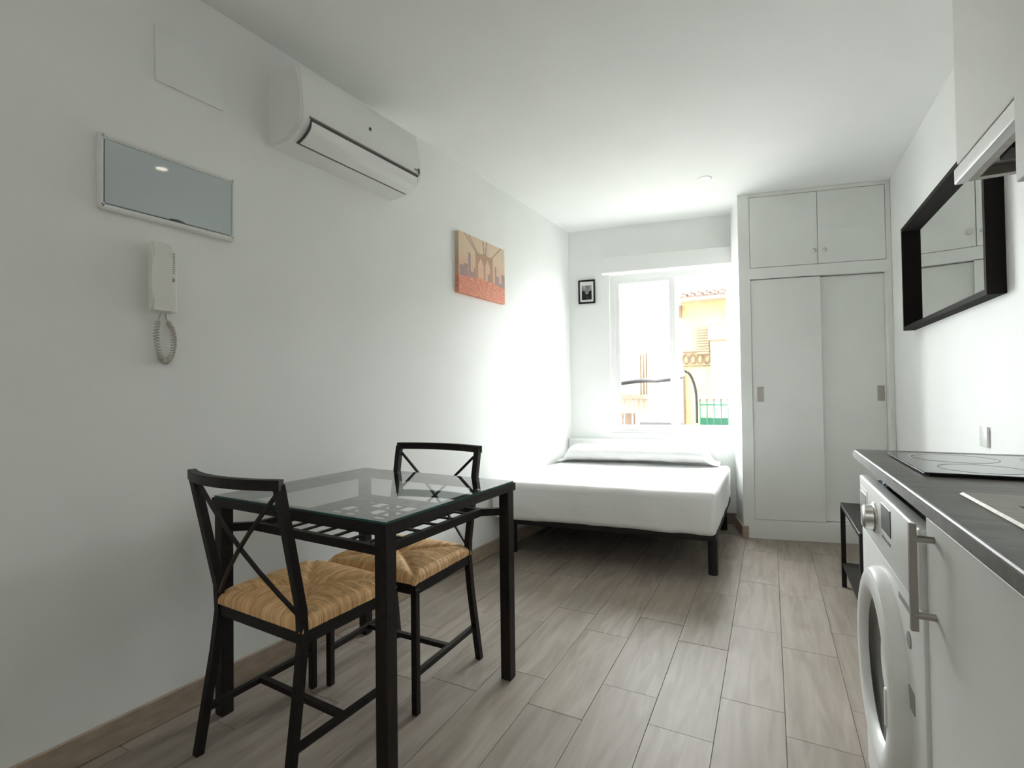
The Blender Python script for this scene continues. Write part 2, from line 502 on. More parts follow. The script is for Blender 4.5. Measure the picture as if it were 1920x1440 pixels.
obj('coiled_cord', bm, M['cord'], t, 60)

# canvas picture on the left wall (bridge pylon before a sunset skyline)
t = thing('canvas_picture', 'unframed canvas print of a bridge at sunset on the left wall', 'picture', LWO, LWR)
cx0, cx1, cz0, cz1 = -.421, .112, 1.716, 2.100
nx, nz_ = 110, 80
def canvas_col(u, v):
    n1 = noise.noise(Vector((u*9, v*9, 1.3)))
    if v < .27 + .05*math.cos((u-.5)*3):          # deck and reflections
        c = Vector((.66, .22, .17)).lerp(Vector((.84, .44, .28)), .5+.5*noise.noise(Vector((u*14, v*40, 4))))
        rad = abs(((u-.52)/(v+.02)*1.1) % .5 - .25)
        if rad < .04: c = Vector((.60, .24, .20))
        return c
    c = Vector((.74, .38, .26)).lerp(Vector((.72, .58, .42)), min(1, max(0, (v-.27)/.45)))
    c = c.lerp(Vector((.56, .45, .44)), .5*max(0, n1))
    for b0, b1, bh in ((.02, .10, .46), (.10, .18, .50), (.19, .235, .70), (.22, .30, .40), (.30, .36, .48), (.60, .66, .45), (.76, .80, .62), (.80, .86, .46), (.92, 1.0, .52), (.86, .92, .35)):
        if b0 <= u <= b1 and v < bh: c = Vector((.30, .22, .24)).lerp(Vector((.42, .28, .25)), .5+.5*noise.noise(Vector((u*60, v*60, 2))))
    if .34 < u < .72:                              # two-arched pylon
        top = .80 - .05*abs(math.sin((u-.34)*16))
        if v < top:
            inarch = False
            for ac in (.45, .60):
                hw = .055
                if abs(u-ac) < hw and v < .56 + .12*(1-abs(u-ac)/hw): inarch = True
            if not inarch: c = Vector((.36, .24, .17)).lerp(Vector((.52, .29, .15)), .5+.5*noise.noise(Vector((u*30, v*30, 7))))
    for k, (u0, v0, u1, v1) in enumerate(((.12, 1, .36, .74), (.20, 1, .36, .78), (.92, 1, .70, .76), (.50, 1, .52, .78), (.58, 1, .56, .78))):
        du, dv = u1-u0, v1-v0; q = ((u-u0)*du+(v-v0)*dv)/(du*du+dv*dv)
        if 0 <= q <= 1 and math.hypot(u-u0-q*du, v-v0-q*dv) < .012: c = Vector((.36, .25, .20))
    if v > .45 and (u*22) % 1 < .12: c = c*.86
    return c.lerp(Vector((.76, .58, .50)), .16)
bm = B(); lay = bm.loops.layers.color.new('print')
g = [[bm.verts.new((cx0+(cx1-cx0)*i/nx, -.028, cz0+(cz1-cz0)*j/nz_)) for i in range(nx+1)] for j in range(nz_+1)]
back = {}
def setc(fc, u, v):
    c = canvas_col(u, v)
    for l in fc.loops: l[lay] = (*[max(0, min(1, q))**(1/2.2) for q in c], 1)
for j in range(nz_):
    for i in range(nx):
        fc = bm.faces.new((g[j][i], g[j][i+1], g[j+1][i+1], g[j+1][i])); setc(fc, (i+.5)/nx, (j+.5)/nz_)
def wrap(seq, uv):
    bk = [bm.verts.new((q.co.x, 0, q.co.z)) for q in seq]
    for a in range(len(seq)-1):
        fc = bm.faces.new((seq[a], seq[a+1], bk[a+1], bk[a])); setc(fc, *uv(a))
wrap(g[0], lambda a: (a/nx, .01)); wrap(g[nz_], lambda a: (a/nx, .99))
wrap([r[0] for r in g], lambda a: (.005, a/nz_)); wrap([r[nx] for r in g], lambda a: (.995, a/nz_))
obj('canvas', bm, M['print'], t)

# small framed photograph on the back wall
t = thing('framed_photo', 'small black-framed photo with white mat on the back wall by the window', 'picture frame', BWO, BWR)
bm = B(); ringframe(bm, -.523, -.375, 1.880, 2.090, .013, .013, -.018, 0); obj('frame', bm, M['black_frame'], t)
bm = B(); box(bm, -.511, -.387, -.008, -.001, 1.892, 2.078); obj('mat', bm, M['white_gloss'], t)
bm = B(); lay = bm.loops.layers.color.new('print')
for j in range(40):
    for i in range(28):
        u, v = i/28, j/40
        x0, z0 = -.493+u*.088, 1.914+v*.128
        q = [bm.verts.new((x0+a*.088/28, -.0088, z0+b_*.128/40)) for a, b_ in ((0, 0), (1, 0), (1, 1), (0, 1))]
        fc = bm.faces.new(q)
        c = .55 + .2*noise.noise(Vector((u*3, v*3, 9)))
        if v < .52 + .12*abs(u-.5)*2 and abs(u-.5) > v*.35: c = .06 + .15*max(0, noise.noise(Vector((u*16, v*16, 3))))
        elif v < .18: c = .30
        elif v < .40: c = .14 + .3*max(0, noise.noise(Vector((u*20, v*20, 5))))
        for l in fc.loops: l[lay] = (c, c, c*1.0, 1)
obj('print', bm, M['print'], t)

# ceiling downlights
def downlight(x, y, label, watt=None):
    t = thing('downlight', label, 'ceiling light', (x, y, H), 0)
    bm = B(); lathe(bm, [(.030, .0), (.034, -.004), (.044, -.006), (.048, -.003), (.048, 0)], 'z', (0, 0, 0), 32, False, False)
    obj('trim_ring', bm, M['white_plastic'], t, 50)
    bm = B(); lathe(bm, [(.0005, -.001), (.031, -.001)], 'z', (0, 0, 0), 24, True, False)
    obj('bulb', bm, M['lamp'], t)
    ld = bpy.data.lights.new('downlight_beam', 'SPOT'); ld.energy = watt or LAMP_W; ld.color = (1, .93, .85)
    ld.spot_size = math.radians(110); ld.spot_blend = .8; ld.shadow_soft_size = .03
    lo = bpy.data.objects.new('downlight_beam', ld); COL.objects.link(lo); lo.parent = t; lo.location = (0, 0, -.02)
t = thing('pendant_lamp', 'white globe pendant lamp hanging from the ceiling behind the viewer', 'ceiling light', (-.35, -1.1, H))  # out of view, added to lift the near-left side of the room
bm = B(); lathe(bm, [(.05, 0), (.05, -.02), (.045, -.025)], 'z', (0, 0, 0), 24); obj('ceiling_rose', bm, M['white_plastic'], t, 40)
bm = B(); sweep(bm, [(0, 0, -.02), (0, 0, -.26)], .003, n=6); obj('flex', bm, M['white_plastic'], t)
bm = B(); bmesh.ops.create_uvsphere(bm, u_segments=32, v_segments=20, radius=.12, matrix=Matrix.Translation((0, 0, -.37))); obj('globe', bm, M['globe'], t, 80)
downlight(-.37, 3.634, 'small round recessed downlight in the ceiling beside the wardrobe')
downlight(-.111, 1.552, 'lit recessed downlight in the ceiling over the table aisle, reflected in the fuse box')

# ------------------------------------------------------------------ bed
BX0, BX1, SK = -1.690, -.283, .10
def shear(bm):
    # the bed stands snug in the slightly skewed alcove: its left side follows the wall
    for v in bm.verts:
        v.co.y += SK*(v.co.x-BX1)
        xl = XL0+SL*(v.co.y-3)+.022
        v.co.x = BX1-(BX1-v.co.x)/(BX1-BX0)*(BX1-xl)
bed = thing('bed_base', 'charcoal metal bed base on round legs under the white mattress', 'bed', (0, 0, 0))
bm = B()
box(bm, BX0+.03, BX1-.01, 3.10, 3.135, .215, .25, bev=.006)
box(bm, BX0+.03, BX0+.065, 3.12, 4.27, .215, .25)
box(bm, BX1-.045, BX1-.01, 3.12, 4.27, .215, .25)
box(bm, BX0+.03, BX1-.01, 4.25, 4.285, .215, .25)
shear(bm); obj('frame', bm, M['bed_metal'], bed, 40)
for i in range(10):
    y = 3.17+i*.115
    bm = B(); box(bm, BX0+.06, BX1-.04, y, y+.06, .238, .2495); shear(bm); obj('slat', bm, M['bed_metal'], bed)
for x, y in ((BX1-.035, 3.185), (BX0+.1, 3.20), (BX1-.06, 4.24), (BX0+.12, 4.22)):
    bm = B(); lathe(bm, [(.027, 0), (.028, .01), (.028, .235)], 'z', (x, y+SK*(x-BX1), 0), 24)
    obj('leg', bm, M['bed_metal'], bed, 40)

def soft(bm, amp, freq, seed):
    for v in bm.verts:
        d = Vector((noise.noise(v.co*freq+Vector((seed, 0, 0))), noise.noise(v.co*freq+Vector((0, seed, 0))), noise.noise(v.co*freq+Vector((0, 0, seed)))))
        v.co += d*amp
bm = B()
box(bm, BX0, BX1, 3.05, 4.265, .252, .500, bev=.034, seg=4)
bmesh.ops.subdivide_edges(bm, edges=[e for e in bm.edges if e.calc_length() > .15], cuts=24, use_grid_fill=True)
soft(bm, .006, 4.0, 3.1); soft(bm, .003, 13.0, 9.1)
for v in bm.verts:
    if v.co.y < 3.12 and v.co.z > .27: v.co.y -= .006*math.sin((v.co.z-.25)/.25*PI)
    v.co.z = max(v.co.z, .2515)
    # the elastic hem of the fitted sheet gathers at the bottom edge
    if v.co.z < .285: v.co.z = max(.2515, v.co.z + .006*noise.noise(Vector((v.co.x*9, v.co.y*9, 2))))
shear(bm)
mt = obj('mattress', bm, M['sheet'], None, 60)
tag(mt, 'white mattress in a fitted sheet lying on the charcoal bed base', 'mattress')

# bolster pillow across the head of the bed
bm = B(); rings = []
NP, NC = 70, 28
for i in range(NP+1):
    u = i/NP; x = -1.60 + u*1.24
    e = min(u, 1-u)*1.24
    k = min(1, max(0, (e-.03)/.09)); k = k*k*(3-2*k)
    ry = .105+.045*k; rz = .012+.050*k
    if e < .03: rz = .010
    zc = .503 + rz + .02*k
    yc = 4.112+.17*(x+1.0)
    ring = []
    for j in range(NC):
        a = 2*PI*j/NC
        p = Vector((x, yc+ry*math.cos(a)*(1 if True else 0), zc+rz*(math.copysign(abs(math.sin(a))**.8, math.sin(a)))))
        nn = noise.noise(Vector((x*5, math.cos(a)*1.4, math.sin(a)*1.4)))*.007 + noise.noise(Vector((x*15, math.cos(a)*3, math.sin(a)*3)))*.003
        p.z += nn*k; p.y += nn
        p.z = max(p.z, .5015)
        ring.append(bm.verts.new(p))
    rings.append(ring)
for A, C_ in zip(rings[:-1], rings[1:]):
    for j in range(NC): bm.faces.new((A[j], A[(j+1) % NC], C_[(j+1) % NC], C_[j]))
bm.faces.new(list(reversed(rings[0]))); bm.faces.new(rings[-1])
pw = obj('bolster_pillow', bm, M['sheet'], None, 60)
tag(pw, 'long white bolster pillow lying across the head of the bed under the window', 'pillow')

# ------------------------------------------------------------------ dining table
TX0, TX1, TY0, TY1 = -1.690, -.882, 1.034, 1.738
TH = .742
tb = thing('dining_table', 'dark brown metal dining table with a clear glass top by the left wall', 'table', (0, 0, 0))
ta = math.radians(-2.4); pv = Vector((-1.286, 1.386, 0))          # it stands slightly turned to the wall
tb.rotation_euler = (0, 0, ta)
tb.location = pv + Vector((-.015, .008, 0)) - Matrix.Rotation(ta, 3, 'Z') @ pv
LW_ = .042
for x in (TX0+.006, TX1-.006-LW_):
    for y in (TY0+.006, TY1-.006-LW_):
        bm = B(); box(bm, x, x+LW_, y, y+LW_, 0, TH-.026, bev=.002, seg=1); obj('leg', bm, M['black_metal'], tb)
bm = B()
o = [(TX0, TY0), (TX1, TY0), (TX1, TY1), (TX0, TY1)]
w_ = .048
i_ = [(TX0+w_, TY0+w_), (TX1-w_, TY0+w_), (TX1-w_, TY1-w_), (TX0+w_, TY1-w_)]
V = [[bm.verts.new((*p, z)) for p in ps] for ps in (o, i_) for z in (TH-.028, TH)]
for j in range(4):
    k = (j+1) % 4
    bm.faces.new((V[1][j], V[1][k], V[3][k], V[3][j])); bm.faces.new((V[0][j], V[0][k], V[2][k], V[2][j]))
    bm.faces.new((V[0][j], V[0][k], V[1][k], V[1][j])); bm.faces.new((V[2][j], V[2][k], V[3][k], V[3][j]))
obj('top_frame', bm, M['black_metal'], tb)
bm = B(); box(bm, TX0+.006, TX1-.006, TY0+.006, TY1-.006, TH, TH+.007)
gt = obj('glass_top', bm, [M['table_glass'], M['glass_edge']], tb)
for p in gt.data.polygons: p.material_index = 0 if abs(p.normal.z) > .5 else 1
# lower frame: rectangle set in from the legs, with an angled tail to each leg
RZ = .636
fx, fy = .106, .092
P4 = [(TX0+fx, TY0+fy), (TX1-fx, TY0+fy), (TX1-fx, TY1-fy), (TX0+fx, TY1-fy)]
for j in range(4):
    p, q = P4[j], P4[(j+1) % 4]
    bm = B(); sweep(bm, [(*p, RZ), (*q, RZ)], .020, .027); obj('lower_rail', bm, M['black_metal'], tb)
for (px_, py_), (lx, ly) in zip(P4, ((TX0+.044, TY0+.044), (TX1-.044, TY0+.044), (TX1-.044, TY1-.044), (TX0+.044, TY1-.044))):
    bm = B(); sweep(bm, [(lx, ly, RZ), (px_, py_, RZ)], .020, .027); obj('corner_tail', bm, M['black_metal'], tb)
nxs, nys = 8, 6
for i in range(1, nxs):
    x = TX0+fx+(TX1-TX0-2*fx)*i/nxs
    bm = B(); box(bm, x-.0065, x+.0065, TY0+fy, TY1-fy, RZ+.004, RZ+.010); obj('lattice_bar', bm, M['black_metal'], tb)
for i in range(1, nys):
    y = TY0+fy+(TY1-TY0-2*fy)*i/nys
    bm = B(); box(bm, TX0+fx, TX1-fx, y-.0065, y+.0065, RZ+.010, RZ+.016); obj('lattice_bar', bm, M['black_metal'], tb)

# ------------------------------------------------------------------ chairs
def straw_seat(Wd, Dp, top):
    """rush seat: four triangles of wrapped strands meeting on the diagonals"""
    st = .0019; per = .0066; r = .017
    def fold(s, half):
        a0 = half-r; q = abs(s)
        if q <= a0: return s, 0.0
        a = (q-a0)/r
        if a <= PI/2: return math.copysign(a0+r*math.sin(a), s), -r*(1-math.cos(a))
        return math.copysign(half, s), -r-(a-PI/2)*r
    ext = r*PI/2 + .014
    Lx, Ly = Wd/2-r+ext, Dp/2-r+ext
    nx, ny = int(2*Lx/st), int(2*Ly/st)
    vs, cols = [], []
    rnd = random.Random(5)
    tints = [(.66, .43, .19), (.74, .52, .27), (.56, .33, .13), (.47, .25, .09), (.80, .59, .33), (.70, .46, .22), (.62, .40, .18), (.76, .54, .29)]
    hashes = {}
    def tint(k):
        if k not in hashes: hashes[k] = (Vector(rnd.choice(tints)), rnd.uniform(-.5, .5))
        return hashes[k]
    for j in range(ny+1):
        v = -Ly+2*Ly*j/ny; y, zy = fold(v, Dp/2)
        for i in range(nx+1):
            u = -Lx+2*Lx*i/nx; x, zx = fold(u, Wd/2)
            ax, ay = abs(x)/(Wd/2), abs(y)/(Dp/2)
            fr = ay > ax           # front / back triangle
            coord, along = (x, ay) if fr else (y, ax)
            wob = noise.noise(Vector((x*22, y*22, 1.0)))*.0042 + noise.noise(Vector((x*70, y*70, 5.0)))*.0016
            k = math.floor((coord+wob)/per); ph = ((coord+wob)/per) % 1
            key = (fr, (y > 0) if fr else (x > 0), k)
            c, rr = tint(key)
            bumpz = .0024*math.sqrt(max(0, 1-(2*ph-1)**2)) + .0014*rr
            d = abs(ax-ay)
            dip = -.0095*math.exp(-(d/.10)**2)*(1 if max(ax, ay) > .06 else .6)
            puff = .017*math.sin(min(1, max(ax, ay))*PI)**.7*(.5+.5*min(1, d/.5))
            z = top + zx + zy + (dip+puff if zx > -r*.9 and zy > -r*.9 else 0)
            nrm = 1.0
            px, py = x, y
            if zx < -r*.5: px += math.copysign(bumpz, x)
            elif zy < -r*.5: py += math.copysign(bumpz, y)
            else: z += bumpz
            z = max(z, top-.034)
            vs.append((px, py, z))
            s2 = noise.noise(Vector((x*45, y*45, k*3.1)))
            c2 = Vector((c.x*1.25, c.y*1.06, c.z)).lerp(Vector((.84, .57, .30)), .5)*(1+.30*s2)*(.52+.48*min(1, math.sqrt(max(0, 1-(2*ph-1)**2))*1.3))
            cols.append(c2)
    fs = [(j*(nx+1)+i, j*(nx+1)+i+1, (j+1)*(nx+1)+i+1, (j+1)*(nx+1)+i) for j in range(ny) for i in range(nx)]
    me = bpy.data.meshes.new('straw_seat'); me.from_pydata(vs, [], fs)
    at = me.color_attributes.new('print', 'FLOAT_COLOR', 'POINT')
    for i, c in enumerate(cols): at.data[i].color = (c.x, c.y, c.z, 1)
    for p in me.polygons: p.use_smooth = True
    me.materials.append(M['straw'])
    return me

def make_chair():
    t = thing('dining_chair', '', 'chair', (0, 0, 0), 0, 'dining chairs at the glass table')
    bmx = M['black_metal']; T = .023
    hw = .2
    for s in (-1, 1):
        bm = B(); sweep(bm, [(s*(hw+.012), -.228, 0), (s*(hw+.002), -.182, .30), (s*hw, -.168, .42), (s*hw, -.172, .50), (s*(hw+.006), -.243, .855)], T, T, (0, 1, 0)); obj('rear_leg', bm, bmx, t)
        bm = B(); box(bm, s*hw-T/2, s*hw+T/2, .174-T/2, .174+T/2, 0, .424, bev=.002, seg=1); obj('front_leg', bm, bmx, t)
        bm = B(); sweep(bm, [(s*hw, -.203, .135), (s*hw, .174, .135)], .018, .018); obj('side_stretcher', bm, bmx, t)
    bm = B(); sweep(bm, [(-hw, -.03, .135), (hw, -.03, .135)], .018, .018); obj('cross_stretcher', bm, bmx, t)
    bm = B()
    sweep(bm, [(-hw, -.165, .426), (-hw, .174, .426), (hw, .174, .426), (hw, -.165, .426)], .02, .028, closed=True)
    obj('seat_frame', bm, bmx, t)
    pts = []
    for i in range(15):
        u = -1+2*i/14
        pts.append((u*(hw+.017), -.243-.046*(1-u*u), .856))
    bm = B(); sweep(bm, pts, .022, .028); obj('top_rail', bm, bmx, t)
    for s in (-1, 1):
        q = []
        for i in range(7):
            f = i/6
            x = s*(hw-.008)*(1-2*f)
            z = .475+(.825-.475)*f
            y = -.170-(.068)*f-.020*math.sin(f*PI)*1.0 + s*.004
            q.append((x, y, z))
        bm = B(); sweep(bm, q, .009, .009, (0, 1, 0)); obj('back_brace', bm, bmx, t)
    me = straw_seat(.418, .366, .474)
    so = bpy.data.objects.new('seat', me); COL.objects.link(so); so.parent = t; so.location = (0, .005, 0)
    so['label'] = 'woven straw seat'
    return t
ch1 = make_chair()
ch1['label'] = 'metal chair with straw seat at the near table end, back to the viewer'
ch1.location = (-1.345, 1.140, 0); ch1.rotation_euler = (0, 0, math.radians(-3))
ch2 = ch1.copy(); COL.objects.link(ch2)
for c in list(ch1.children):
    d = c.copy(); COL.objects.link(d); d.parent = ch2
ch2['label'] = 'metal chair with straw seat at the far end of the table, facing the viewer'
ch2.location = (-1.292, 1.543, 0); ch2.rotation_euler = (0, 0, math.radians(180.5))

# ------------------------------------------------------------------ kitchen run on the right wall
CZ = .9015; CX = .226
# worktop with a cut-out for the sink
bm = B()
HX0, HX1, HY0, HY1 = .332, .66, .708, 1.058
o = [(CX, -.9), (XR, -.9), (XR, 1.872), (CX, 1.872)]; i_ = [(HX0, HY0), (HX1, HY0), (HX1, HY1), (HX0, HY1)]
V = [[bm.verts.new((*p, z)) for p in ps] for ps in (o, i_) for z in (CZ-.030, CZ)]
outer = []
for j in range(4):
    k = (j+1) % 4
    bm.faces.new((V[1][j], V[1][k], V[3][k], V[3][j])); bm.faces.new((V[0][j], V[0][k], V[2][k], V[2][j]))
    bm.faces.new((V[0][j], V[0][k], V[1][k], V[1][j])); bm.faces.new((V[2][j], V[2][k], V[3][k], V[3][j]))
bm.verts.ensure_lookup_table()
es = [e for e in bm.edges if all(v in V[0]+V[1] for v in e.verts) and abs(e.verts[0].co.z-e.verts[1].co.z) < 1e-5]
bmesh.ops.bevel(bm, geom=es, offset=.005, segments=3, affect='EDGES')
wt = obj('worktop', bm, M['worktop'])
tag(wt, 'dark grey laminate kitchen worktop along the right wall', 'worktop')

t = thing('hob', 'black ceramic glass hob lying on the grey worktop', 'hob', (0, 0, CZ))
bm = B(); box(bm, .289, .735, 1.350, 1.744, .004, .0085, bev=.0015, seg=1); obj('glass', bm, M['hob'], t)
bm = B(); box(bm, .301, .723, 1.362, 1.732, 0, .004); obj('seal', bm, M['dark'], t)
for (x, y, r) in ((.41, 1.45, .075), (.41, 1.635, .085), (.61, 1.455, .085), (.61, 1.645, .07)):
    bm = B(); lathe(bm, [(r-.002, .0085), (r-.002, .0088), (r, .0088), (r, .0085)], 'z', (x, y, 0), 48, False, False); obj('cooking_zone', bm, M['dark_plastic'], t)

t = thing('sink', 'stainless steel inset sink in the grey worktop', 'sink', (0, 0, CZ))
bm = B()
o = [(.294, .665), (.705, .665), (.705, 1.148), (.294, 1.148)]
i_ = [(.339, .715), (.652, .715), (.652, 1.050), (.339, 1.050)]
b2 = [(.362, .738), (.63, .738), (.63, 1.03), (.362, 1.03)]
R0 = [bm.verts.new((*p, .0008)) for p in o]; R1 = [bm.verts.new((p[0]+(.004 if p[0] < .5 else -.004), p[1]+(.004 if p[1] < 1 else -.004), .0044)) for p in o]
R2 = [bm.verts.new((*p, .0034)) for p in i_]; R3 = [bm.verts.new((*p, -.02)) for p in i_]; R4 = [bm.verts.new((*p, -.15)) for p in b2]
for A, C_ in ((R0, R1), (R1, R2), (R2, R3), (R3, R4)):
    for j in range(4): bm.faces.new((A[j], A[(j+1) % 4], C_[(j+1) % 4], C_[j]))
bm.faces.new(R4)
obj('basin', bm, M['steel'], t)
bm = B(); lathe(bm, [(.0, -.148), (.028, -.148), (.034, -.1475), (.036, -.1495)], 'z', (.50, .88, 0), 32, False, False); obj('drain', bm, M['chrome'], t, 40)

# washing machine
MX, MY0, MY1, MT = .232, 1.118, 1.765, .840
t = thing('washing_machine', 'white front-loading washing machine under the far end of the worktop', 'washing machine', (0, 0, 0))
bm = B(); box(bm, MX+.02, .745, MY0, MY1, .012, .800, bev=.004); obj('body', bm, M['white_gloss'], t, 40)
bm = B(); box(bm, MX+.035, .745, MY0+.01, MY1-.01, .800, .803); obj('top_plate', bm, M['dark_plastic'], t)
bm = B(); box(bm, MX, MX+.022, MY0, MY1, .012, .690, bev=.004); obj('front_panel', bm, M['white_gloss'], t, 40)
bm = B(); box(bm, MX-.004, MX+.026, MY0, MY1, .694, MT, bev=.006, seg=3); cp_ = obj('control_panel', bm, M['white_gloss'], t, 40)
bm = B(); lathe(bm, [(.038, .002), (.038, -.003), (.031, -.006), (.029, -.022), (.025, -.025)], 'x', (MX-.004, 1.535, .766), 36); obj('programme_knob', bm, M['chrome'], cp_, 40)
bm = B(); box(bm, MX-.0055, MX-.002, 1.345, 1.445, .762, .822, bev=.001, seg=1); obj('display', bm, M['dark_plastic'], cp_)
bm = B()
for i in range(5): box(bm, MX-.0055, MX-.003, 1.352+i*.019, 1.362+i*.019, .742, .749)
obj('button_row', bm, M['grey_plastic'], cp_)
bm = B(); box(bm, MX-.0055, MX-.002, 1.635, 1.750, .722, .812, bev=.003); obj('detergent_drawer', bm, M['white_plastic'], t, 40)
bm = B(); box(bm, MX-.0065, MX-.004, 1.650, 1.735, .752, .800, bev=.001, seg=1); obj('drawer_grip', bm, M['grey_plastic'], t)
DY, DZ = 1.445, .437
bm = B()
lathe(bm, [(.225, .004), (.225, -.012), (.218, -.026), (.208, -.030), (.195, -.033), (.176, -.031), (.163, -.024), (.157, -.014), (.155, .0)], 'x', (MX, DY, DZ), 72, False, False)
dr = obj('door_ring', bm, M['white_gloss'], t, 40)
bm = B(); lathe(bm, [(.158, -.014), (.140, -.006), (.10, -.001), (.06, .001), (.01, .002)], 'x', (MX, DY, DZ), 56, False, True); obj('door_glass', bm, M['hob'], dr, 50)
bm = B(); box(bm, MX-.036, MX-.026, 1.256, 1.272, DZ-.040, DZ+.040, bev=.004); obj('door_latch', bm, M['white_plastic'], dr, 40)
bm = B(); box(bm, MX-.0015, MX+.001, 1.160, 1.300, .655, .668); obj('badge', bm, M['grey_plastic'], t)
bm = B(); lathe(bm, [(.016, .001), (.016, -.0015)], 'x', (MX, 1.222, .600), 24); obj('energy_mark', bm, M['grey_plastic'], t)
bm = B(); box(bm, MX-.0015, MX+.001, 1.190, 1.240, .470, .510); obj('sticker', bm, M['grey_plastic'], t)
for y in (MY0+.06, MY1-.06):
    for x in (MX+.07, .69):
        bm = B(); lathe(bm, [(.02, 0), (.02, .014)], 'z', (x, y, 0), 16); obj('foot', bm, M['dark_plastic'], t)

# crumpled blue bag on the washing machine
bm = B()
bmesh.ops.create_icosphere(bm, subdivisions=4, radius=1)
for v in bm.verts:
    n_ = noise.noise(v.co*2.3+Vector((4, 0, 0)))*.3+noise.noise(v.co*6)*.12
    p = v.co*(1+n_)
    v.co = Vector((.318+p.x*.050, 1.68+p.y*.070, max(.8035, .825+p.z*.022)))
o = obj('plastic_bag', bm, M['blue'], None, 60)
tag(o, 'crumpled dark blue plastic bag on the washing machine below the worktop', 'bag')

# base cabinets
def base_cabinet(y0, y1, label, hy):
    t = thing('base_cabinet', label, 'cabinet', (0, 0, 0), 0)
    bm = B()
    box(bm, CX+.029, .76, y0, y0+.016, .10, CZ-.031); box(bm, CX+.029, .76, y1-.016, y1, .10, CZ-.031)
    box(bm, CX+.029, .76, y0+.016, y1-.016, .10, .116); box(bm, .748, .76, y0+.016, y1-.016, .116, CZ-.031)
    box(bm, CX+.06, CX+.076, y0, y1, 0, .10)
    obj('carcass', bm, M['cabinet'], t)
    bm = B(); box(bm, CX+.012, CX+.028, y0+.002, y1-.002, .105, CZ-.036, bev=.002, seg=1)
    d = obj('door', bm, M['cabinet'], t)
    bm = B(); sweep(bm, [(CX-.017, hy, .682), (CX-.017, hy, .862)], .0105, .0105, (0, 1, 0))
    for z in (.708, .836): sweep(bm, [(CX-.017, hy, z), (CX+.013, hy, z)], .006, n=12)
    obj('handle', bm, M['bar_metal'], d, 40)
base_cabinet(.505, 1.112, 'white base cabinet with a bar handle under the sink, beside the washing machine', 1.062)
base_cabinet(-.11, .503, 'white base cabinet with a bar handle nearest the viewer', .0)

# extractor hood under a wall cabinet, and the nearer wall cabinet
t = thing('wall_cabinet', 'white wall cabinet above the extractor hood, beside the black-framed mirror', 'cabinet', (0, 0, 0))
bm = B(); box(bm, .440, .767, 1.02, 1.592, 1.638, H-.002); obj('carcass', bm, M['cabinet'], t)
bm = B(); box(bm, .42, .438, 1.022, 1.592, 1.638, H-.004, bev=.002, seg=1); obj('door', bm, M['cabinet'], t)
SHADE_STRIP = (.424, .436, 1.025, 1.590, 1.626, 1.637)
t = thing('extractor_hood', 'slim white and steel extractor hood with grey filters, under the wall cabinet', 'extractor hood', (0, 0, 0))
bm = B()
box(bm, .437, .767, 1.02, 1.590, 1.612, 1.632)
box(bm, .437, .455, 1.02, 1.590, 1.592, 1.612); box(bm, .745, .767, 1.02, 1.59, 1.592, 1.612)
box(bm, .455, .745, 1.568, 1.590, 1.592, 1.612); box(bm, .455, .745, 1.02, 1.04, 1.592, 1.612)
obj('body', bm, M['steel'], t)
bm = B(); box(bm, .414, .437, 1.02, 1.592, 1.588, 1.626, bev=.003); obj('front_visor', bm, M['white_gloss'], t, 40)
bm = B(); box(bm, *SHADE_STRIP); obj('shadow_gap', bm, M['dark'], t)  # solid dark strip, paints the shade between cabinet door and visor
for y0, y1 in ((1.31, 1.55), (1.05, 1.29)):
    bm = B(); box(bm, .56, .735, y0, y1, 1.600, 1.606)
    fo = obj('filter', bm, M['steel'], t)
    bm = B()
    for i in range(12): box(bm, .56, .735, y0+.01+i*(y1-y0-.02)/12, y0+.016+i*(y1-y0-.02)/12, 1.5975, 1.600)
    o = obj('filter_rib', bm, M['grey_plastic'], fo); o['kind'] = 'stuff'
bm = B(); box(bm, .462, .500, 1.405, 1.475, 1.590, 1.606, bev=.003); obj('lamp_cover', bm, M['dark'], t)
t = thing('wall_cabinet', 'white wall cabinet hanging lower at the right edge, nearer than the extractor hood', 'cabinet', (0, 0, 0))
bm = B(); box(bm, .418, .767, .40, 1.005, 1.452, H-.002); obj('carcass', bm, M['cabinet'], t)
bm = B(); box(bm, .396, .416, .402, 1.196, 1.452, H-.004, bev=.002, seg=1); obj('door', bm, M['cabinet'], t)

# mirror on the right wall (local x = -Y)
t = thing('wall_mirror', 'rectangular mirror in a wide black frame on the right wall', 'mirror', RWO, RWR)
bm = B(); ringframe(bm, -3.705, -2.42, 1.428, 2.035, .022, .022, -.056, 0); obj('frame', bm, M['black_frame'], t)
bm = B(); box(bm, -3.69, -2.435, -.012, -.001, 1.443, 2.02); obj('mirror_glass', bm, M['mirror'], t)

t = thing('wall_socket', 'small white wall socket on the right wall above the hob', 'socket', RWO, RWR)
bm = B(); box(bm, -2.70, -2.62, -.010, 0, .848, .930, bev=.003); pt = obj('plate', bm, M['white_plastic'], t, 40)
bm = B(); lathe(bm, [(.021, -.0105), (.020, -.004), (.001, -.004)], 'y', (-2.66, 0, .889), 28, False, True); obj('socket_well', bm, M['white_gloss'], t, 40)

